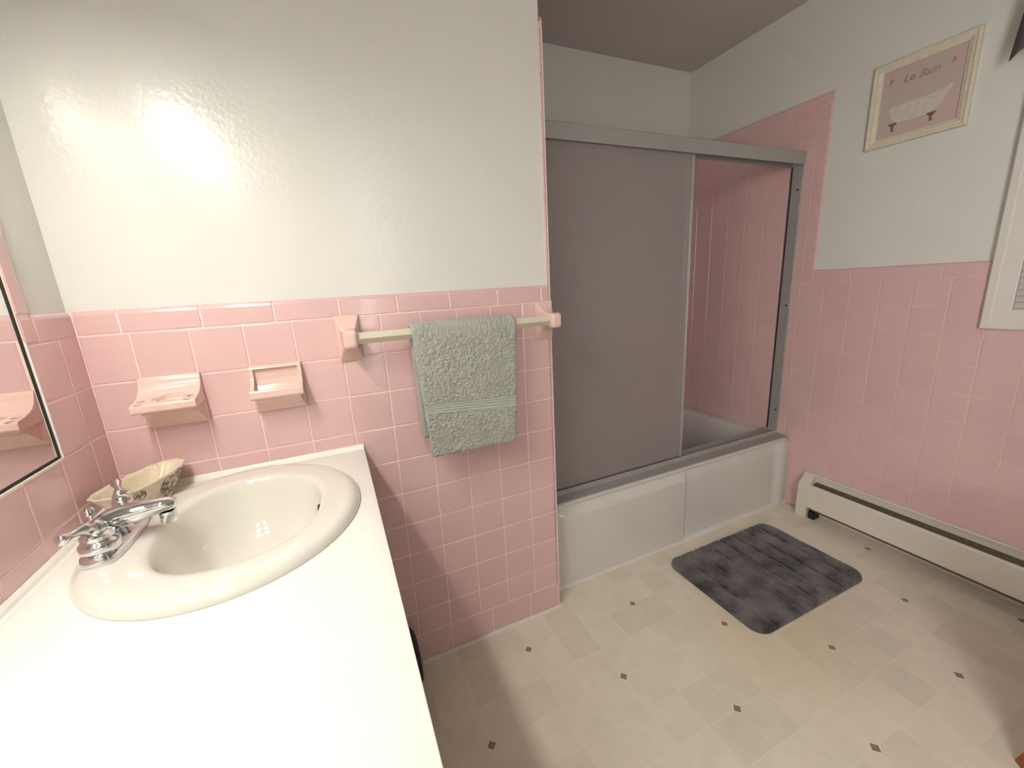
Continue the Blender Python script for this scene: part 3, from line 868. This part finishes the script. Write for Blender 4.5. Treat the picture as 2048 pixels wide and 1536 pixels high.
# rolled rim: from the top edge of the apron to the flat rim
prev = [gr[i][NZa] for i in range(NXa+1)]
for yy, zz in ((.0062, .3675), (.0030, .3690), (.0035, .3725), (.0070, .3755), (.0120, .3770)):
    cur = [bm.verts.new((X0+(X1-X0)*i/NXa, YT+yy, zz-(0.012*sm(X1-.02, X1, X0+(X1-X0)*i/NXa)))) for i in range(NXa+1)]
    for i in range(NXa): bm.faces.new((prev[i], prev[i+1], cur[i+1], cur[i]))
    prev = cur
under(obj('apron', bm, M_TUB, smooth=True, recalc=False), tub)
def rrect(x0, x1, y0, y1, r, z, n_=8):
    return rr((x0+x1)/2, (y0+y1)/2, (x1-x0)/2, (y1-y0)/2, r, z, n_)
bm = bmesh.new()
rings(bm, [rrect(X0, X1, YT+.0121, Y1, .001, .3770), rrect(X0+.055, X1-.055, YT+.105, Y1-.045, .10, .3765), rrect(X0+.063, X1-.063, YT+.113, Y1-.052, .10, .372),
           rrect(X0+.070, X1-.075, YT+.120, Y1-.058, .10, .355), rrect(X0+.085, X1-.14, YT+.135, Y1-.072, .10, .20), rrect(X0+.11, X1-.22, YT+.155, Y1-.09, .11, .085),
           rrect(X0+.16, X1-.30, YT+.20, Y1-.13, .12, .055), rrect(X0+.3, X1-.5, YT+.30, Y1-.25, .08, .050)], close_top=True)
under(obj('basin', bm, M_TUB, smooth=True, angle=50), tub)

bm = bmesh.new()
extrude_profile(bm, [(YT+.009, 0.0005), (YT+.009, .016), (YT-.004, .018), (YT-.014, .013), (YT-.019, .0005)], XE+0.001, XR-0.001, 'x')
struct(obj('trim_1', bm, M_CASING))
bm = bmesh.new()
box(bm, 0.63, 1.1865, -0.0105, 0.0, 0.0003, 0.006); box(bm, XE+0.0005, 1.1865, 0.0, 0.066, .0003, .006)
struct(obj('trim_2', bm, M_CAULK))

# ------------------------------------------------------------------ shower door
sh = empty('shower_door', (1.92, 0.175, TZ), 'sliding frosted glass tub door in an aluminium frame, both panels slid left', 'shower door')
YH = 0.152
bm = bmesh.new()
extrude_profile(bm, [(YH, 1.7270), (YH, 1.7800), (YH+.003, 1.7830), (YH+.062, 1.7830), (YH+.062, 1.7270), (YH+.058, 1.7270), (YH+.058, 1.762), (YH+.004, 1.762), (YH+.004, 1.7270)], XE+0.001, XR-0.001, 'x')
under(obj('header', bm, M_ALU), sh)
bm = bmesh.new()
extrude_profile(bm, [(.0985, .3776), (.0990, .3800), (.1200, .3815), (YH-.006, .3830), (YH+.006, .3900), (YH+.008, .3960), (YH+.012, .3960), (YH+.012, .385), (YH+.030, .385), (YH+.030, .393), (YH+.033, .393), (YH+.033, .385), (YH+.052, .385), (YH+.052, .400), (YH+.056, .400), (YH+.056, .3776)], XE+0.001, XR-0.001, 'x')
under(obj('bottom_track', bm, M_ALU), sh)
for xw, sgn in ((XR-0.001, -1), (XE+0.001, 1)):
    bm = bmesh.new()
    pr = [(0, .002), (.005, .002), (.006, .004), (.006, .052), (0, .052)]
    pr = [(xw+sgn*a, YH+b) for a, b in pr]
    rings(bm, [[(a, b, z) for a, b in pr] for z in (.4005, 1.7265)], True, True)
    j_ = under(obj('wall_jamb', bm, M_ALU), sh)
    bm = bmesh.new()
    rings(bm, [[(a, b, z) for a, b in [(xw+sgn*.0002, YH+.0565), (xw+sgn*.009, YH+.0565), (xw+sgn*.009, YH+.0522), (xw+sgn*.0002, YH+.0522)]] for z in (.402, 1.725)], True, True)
    g_ = under(obj('gasket', bm, M_BLACK), sh); g_['label'] = 'black rubber gasket'
    if sgn < 0:
        for z in (.511, 1.071, 1.620):
            bm = bmesh.new(); rings(bm, [circ((xw-.0061, YH+.020, z), .0048, 16, 'x'), circ((xw-.0080, YH+.020, z), .0040, 16, 'x')], True, True)
            s_ = under(obj('screw', bm, M_DARK, smooth=True, angle=40), sh)
for name, x0, x1, y in (('outer_panel', 1.190, 1.966, YH+.016), ('inner_panel', 1.186, 1.950, YH+.040)):
    bm = bmesh.new(); box(bm, x0+.004, x1-.004, y-.0022, y+.0022, .4025, 1.7600)
    gl = under(obj(name, bm, M_FROST), sh); gl['label'] = 'frosted grey glass panel'
    bm = bmesh.new()
    box(bm, x1-.012, x1, y-.0065, y+.0065, .4015, 1.7605, .0015); box(bm, x0, x0+.010, y-.0065, y+.0065, .4015, 1.7605, .0015)
    fr_ = obj('stile', bm, M_ALU2, smooth=True, angle=40)
    sub(fr_, gl)

# ------------------------------------------------------------------ baseboard heater
HY0, HY1 = YN+0.01, -0.020
he = empty('baseboard_heater', (2.63, -0.9, 0), 'cream metal baseboard heater along the pink tiled wall', 'heater')
XWL = XR-0.0008
bm = bmesh.new()
extrude_profile(bm, [(XWL, .012), (XWL, .226), (XWL-.012, .226), (XWL-.016, .222), (XWL-.016, .2195), (XWL-.004, .2195), (XWL-.004, .012)], HY0, HY1-.010, 'y')
under(obj('back_plate', bm, M_HEAT), he)
bm = bmesh.new()
extrude_profile(bm, [(2.5990, .0610), (2.5980, .1760), (2.6030, .1830), (2.6090, .1835), (2.6090, .1815), (2.6040, .1805), (2.6005, .1750), (2.6015, .0610)], HY0, HY1-.045, 'y')
under(obj('front_panel', bm, M_HEAT), he)
bm = bmesh.new()
extrude_profile(bm, [(2.612, .165), (2.6545, .186), (2.6545, .183), (2.612, .162)], HY0, HY1-.012, 'y')
extrude_profile(bm, [(2.612, .045), (2.6545, .045), (2.6545, .155), (2.612, .155)], HY0, HY1-.055, 'y')
d_ = under(obj('fin_core', bm, M_HEATD), he); d_['label'] = 'dark heating fins behind the front slot'
bm = bmesh.new()
prof = [(XWL, .0005), (XWL, .2275), (XWL-.014, .2285), (XWL-.024, .222), (XWL-.050, .190), (XWL-.0635, .180), (XWL-.0650, .170), (XWL-.0650, .0005)]
extrude_profile(bm, prof, HY1-.050, HY1, 'y')
o = obj('end_cap', bm, M_HEAT); modify(o, ('BEVEL', dict(width=0.002, segments=2, limit_method='ANGLE'))); under(o, he)
bm = bmesh.new(); box(bm, 2.608, 2.652, HY1-.085, HY1-.058, .001, .040)
under(obj('foot_bracket', bm, M_BLACK), he)

# ------------------------------------------------------------------ bath mat
BX0, BX1, BY0, BY1 = 1.722, 2.368, -0.455, -0.006
def matz(x, y):
    dx = min(x-BX0, BX1-x); dy = min(y-BY0, BY1-y)
    r = 0.055
    if dx < r and dy < r: d_ = r-math.hypot(r-dx, r-dy)
    else: d_ = min(dx, dy)
    e_ = math.sqrt(max(0.0, 1-(1-min(1, d_/.010))**2))
    z = 0.004+0.014*e_
    for i in range(1, 8):
        gx = BX0+0.005+0.0815*i-0.005
        z -= 0.0085*math.exp(-((x-gx-0.004*noise.noise(Vector((y*6, i, 0))))/0.0055)**2)*(0.5+0.5*sm(-0.25, 0.25, noise.noise(Vector((y*5, i*3.1, 2)))+0.1))*e_
    z += 0.0018*noise.noise(Vector((x*14, y*14, 0)))*e_+0.0008*noise.noise(Vector((x*60, y*60, 1)))*e_
    return max(z, 0.001)
bm = bmesh.new(); NX_, NY_ = 300, 200; vv = {}
def inside_round(x, y):
    """pull grid corners onto the rounded outline"""
    r = 0.055
    cxn = min(max(x, BX0+r), BX1-r); cyn = min(max(y, BY0+r), BY1-r)
    dx, dy = x-cxn, y-cyn; d_ = math.hypot(dx, dy)
    if dx and dy:
        m_ = max(abs(dx), abs(dy)); k = m_/d_
        return cxn+dx*k, cyn+dy*k
    return x, y
for i in range(NX_+1):
    for j in range(NY_+1):
        x, y = inside_round(BX0+(BX1-BX0)*i/NX_, BY0+(BY1-BY0)*j/NY_)
        vv[i, j] = bm.verts.new((x, y, matz(x, y)))
for i in range(NX_):
    for j in range(NY_): bm.faces.new((vv[i, j], vv[i+1, j], vv[i+1, j+1], vv[i, j+1]))
rim = [vv[i, 0] for i in range(NX_)]+[vv[NX_, j] for j in range(NY_)]+[vv[i, NY_] for i in range(NX_, 0, -1)]+[vv[0, j] for j in range(NY_, 0, -1)]
low = [bm.verts.new((v.co.x, v.co.y, 0.0006)) for v in rim]
for a in range(len(rim)):
    b = (a+1) % len(rim); bm.faces.new((rim[a], rim[b], low[b], low[a]))
bm.faces.new(low)
tag(obj('bath_mat', bm, M_MAT, smooth=True), 'dark grey ribbed memory foam bath mat on the floor in front of the tub', 'bath mat')

# ------------------------------------------------------------------ picture on the right wall
pic = empty('framed_picture', (XW, -0.237, 1.86), 'cream framed rose picture of a claw-foot bathtub on the wall above the tile', 'picture')
PY0, PY1, PZ0, PZ1 = -0.391, -0.086, 1.710, 2.014
bm = bmesh.new(); fwid = 0.032
# mitred moulding: profile (distance inwards from the outer edge, height off the wall)
mp = [(0, 0), (0, .012), (.003, .016), (.008, .0165), (.012, .014), (.020, .013), (.026, .010), (.0315, .008), (fwid, .0065), (fwid, 0)]
def mring(d, h):
    x = XW-0.0005-h
    return [(x, PY0+d, PZ0+d), (x, PY1-d, PZ0+d), (x, PY1-d, PZ1-d), (x, PY0+d, PZ1-d)]
rings(bm, [mring(d, h) for d, h in mp])
under(obj('frame', bm, M_CREAMF), pic)
ap = under(bxo('print_panel', XW-.0045, XW-.0005, PY0+fwid-.001, PY1-fwid+.001, PZ0+fwid-.001, PZ1-fwid+.001, M_ART), pic)
xa = XW-0.0050
def flat_shape(name, pts, m, t_=0.0006):
    bm = bmesh.new()
    rings(bm, [[(xa+0.0006, y, z) for y, z in pts], [(xa-t_, y, z) for y, z in pts]], True, True)
    o = obj(name, bm, m); bpy.context.view_layer.update()
    o.parent = ap; o.matrix_parent_inverse = ap.matrix_world.inverted()
    return o
flat_shape('painted_tub', [(-.150, 1.846), (-.165, 1.850), (-.20, 1.851), (-.26, 1.852), (-.31, 1.858), (-.333, 1.867), (-.337, 1.861), (-.325, 1.845), (-.312, 1.815), (-.298, 1.796), (-.270, 1.787), (-.22, 1.785), (-.185, 1.787), (-.168, 1.798), (-.158, 1.822), (-.148, 1.840)], M_TUBART)
for y in (-.169, -.285):
    flat_shape('painted_foot', [(y+.014, 1.789), (y-.014, 1.790), (y-.010, 1.782), (y-.004, 1.777), (y-.003, 1.768), (y-.006, 1.761), (y+.005, 1.760), (y+.003, 1.770), (y+.005, 1.779), (y+.011, 1.783)], M_FOOT)
for y, z in ((-.146, 1.941), (-.326, 1.940)):
    flat_shape('painted_sprig', [(y+.009, z-.010), (y+.003, z-.002), (y+.004, z+.009), (y, z+.013), (y-.003, z+.004), (y-.008, z+.006), (y-.004, z-.003), (y+.004, z-.008)], M_ROSE)
def text(body, y, z, size, m, shear=0.35):
    cu = bpy.data.curves.new('lettering', 'FONT'); cu.body = body; cu.size = size; cu.shear = shear; cu.extrude = 0.0004
    cu.offset = -0.0002
    t = bpy.data.objects.new('lettering', cu); COL.objects.link(t)
    t.matrix_world = Matrix(((0, 0, -1, xa-0.0002), (-1, 0, 0, y), (0, 1, 0, z), (0, 0, 0, 1)))
    bpy.context.view_layer.update()
    me = bpy.data.meshes.new_from_object(t.evaluated_get(bpy.context.evaluated_depsgraph_get()))
    me.transform(t.matrix_world); bpy.data.objects.remove(t); bpy.data.curves.remove(cu)
    me.materials.clear(); me.materials.append(m)
    o = link('lettering', me)
    o.parent = ap; o.matrix_parent_inverse = ap.matrix_world.inverted()
    return o
text('Le', -.182, 1.925, .036, M_GREYT); text('Bain', -.228, 1.922, .036, M_ROSE)

# ------------------------------------------------------------------ window, blind, valance
win = struct(empty('window_1', (XR, -0.95, 1.003)))
bm = bmesh.new()
cy0, cy1, cz0, cz1 = -1.37, -0.531, 1.003, 1.99
xo = XR-0.018
def cring(d, h):
    x = XW-h
    return [(x, cy0+d, cz0+d), (x, cy1-d, cz0+d), (x, cy1-d, cz1-d), (x, cy0+d, cz1-d)]
rings(bm, [cring(d, h) for d, h in [(0, -.0002), (0, .0235), (.003, .0255), (.022, .0255), (.025, .0245), (.066, .0225), (.069, .0205), (.069, -.05)]])
c_ = obj('casing', bm, M_CASING); struct(c_); under(c_, win)
g_ = bxo('pane', 2.735, 2.740, WY0, WY1, WZ0, WZ1, M_GLASS); struct(g_); under(g_, win)
bm = bmesh.new()
for a, b, c, d in ((WY0-.0, WY0+.04, WZ0, WZ1), (WY1-.04, WY1, WZ0, WZ1), (WY0+.04, WY1-.04, WZ0, WZ0+.04), (WY0+.04, WY1-.04, WZ1-.04, WZ1), (WY0+.04, WY1-.04, 1.45, 1.49)):
    box(bm, 2.742, 2.770, a, b, c, d)
s_ = obj('sash', bm, M_CASING); struct(s_); under(s_, win)
bl = empty('window_blind', (2.685, -0.95, 1.9), 'lowered white slatted blind at the window edge', 'blind')
bm = bmesh.new()
for i in range(41):
    z = 1.046+i*0.0208
    vs2 = [(2.652, z-.0105), (2.654, z+.0), (2.659, z+.0105), (2.6602, z+.0100), (2.6553, z-.0005), (2.6532, z-.011)]
    extrude_profile(bm, vs2, WY0+.002, WY1-.001, 'y')
under(obj('slats', bm, M_BLIND), bl)
r_ = bxo('bottom_rail', 2.648, 2.664, WY0+.002, WY1-.002, 1.0225, 1.034, M_RAIL, bev=.002); under(r_, bl)
va = empty('window_valance', (2.60, -0.95, 1.95), 'dark grey gathered cloth valance over the window top', 'valance')
bm = bmesh.new(); NV, NH = 160, 20; g = {}
for i in range(NV+1):
    y = -0.487-(0.93)*i/NV
    for j in range(NH+1):
        v = j/NH
        zb = 1.852+0.022*sm(0, 0.05, -0.487-y)+0.006*math.sin((-0.487-y)*40)
        z = zb+(2.10-zb)*v
        x = 2.592+0.010*math.sin(-y*95)*(1-0.55*v)+0.004*math.sin(-y*37+v*2)
        yy = y-0.022*v*(1 if i < 12 else max(0, 1-(i-12)/20))
        g[i, j] = (bm.verts.new((x, yy, z)), bm.verts.new((x+.0025, yy, z)))
for i in range(NV):
    for j in range(NH):
        for k in (0, 1):
            bm.faces.new((g[i, j][k], g[i+1, j][k], g[i+1, j+1][k], g[i, j+1][k]))
for i in range(NV):
    for j in (0, NH): bm.faces.new((g[i, j][0], g[i+1, j][0], g[i+1, j][1], g[i, j][1]))
for j in range(NH):
    for i in (0, NV): bm.faces.new((g[i, j][0], g[i, j+1][0], g[i, j+1][1], g[i, j][1]))
under(obj('cloth', bm, M_VAL, smooth=True), va)
bm = bmesh.new(); tube(bm, [(2.610, -0.53, 2.09), (2.610, -1.40, 2.09)], .008)
tube(bm, [(2.612, -0.56, 2.088), (XW-.001, -0.56, 2.088)], .006); tube(bm, [(2.612, -1.37, 2.088), (XW-.001, -1.37, 2.088)], .006)
under(obj('rod', bm, M_CASING, smooth=True), va)

# ------------------------------------------------------------------ low oak cabinet, only its foot shows at the lower right corner
oc = empty('oak_cabinet', (1.94, -0.975, 0), 'orange brown wooden cabinet at the lower right corner, only its flared foot in view', 'cabinet')
dv = Vector((-0.66, -0.75, 0)).normalized(); nv = Vector((-dv.y, dv.x, 0)); nv = -nv if nv.x < 0 else nv
p0 = Vector((1.936, -0.977, 0.0)); L_, W_ = 0.46, 0.34
def oring(ins, z): 
    a = p0+dv*ins+nv*ins; return [tuple(q)[:2]+(z,) for q in (a, a+dv*(L_-2*ins), a+dv*(L_-2*ins)+nv*(W_-2*ins), a+nv*(W_-2*ins))]
bm = bmesh.new(); rings(bm, [oring(0, .001), oring(.001, .012), oring(.005, .035), oring(.010, .060), oring(.012, .075)], True, True)
under(obj('foot_moulding', bm, M_OAK), oc)
bm = bmesh.new(); rings(bm, [oring(.014, .0755), oring(.014, .48)], True, True)
under(obj('body', bm, M_OAK), oc)
bm = bmesh.new(); rings(bm, [oring(.004, .4805), oring(.002, .485), oring(.002, .497), oring(.006, .50)], True, True)
under(obj('top', bm, M_OAK), oc)

# ------------------------------------------------------------------ vanity light bar above the mirror
vl = empty('vanity_light', (0, -0.79, 1.93), 'four shade vanity light bar on the wall above the mirror', 'light fixture')
under(bxo('back_bar', -0.0088, 0.020, -1.20, -0.48, 1.905, 1.965, M_CHROME, bev=.004), vl)
for b in BULBS:
    x, y, z = b
    bm = bmesh.new()
    tube(bm, [(0.020, y, 1.93), (0.07, y, 1.945), (0.115, y, 1.94), (x, y, 1.915)], .007, 12)
    lathe(bm, [(.0, .0), (.018, .0), (.022, -.006), (.022, -.028), (.0, -.028)], (x, y, 1.925), 20)
    under(obj('arm', bm, M_CHROME, smooth=True, angle=40), vl)
    bm = bmesh.new()
    rings(bm, [circ((x, y, z_), r_, 32) for r_, z_ in ((.024, 1.896), (.034, 1.888), (.044, 1.868), (.054, 1.838), (.064, 1.812), (.062, 1.812), (.052, 1.838), (.042, 1.866), (.032, 1.885), (.022, 1.892))])
    under(obj('shade', bm, M_SHADE, smooth=True, angle=50), vl)
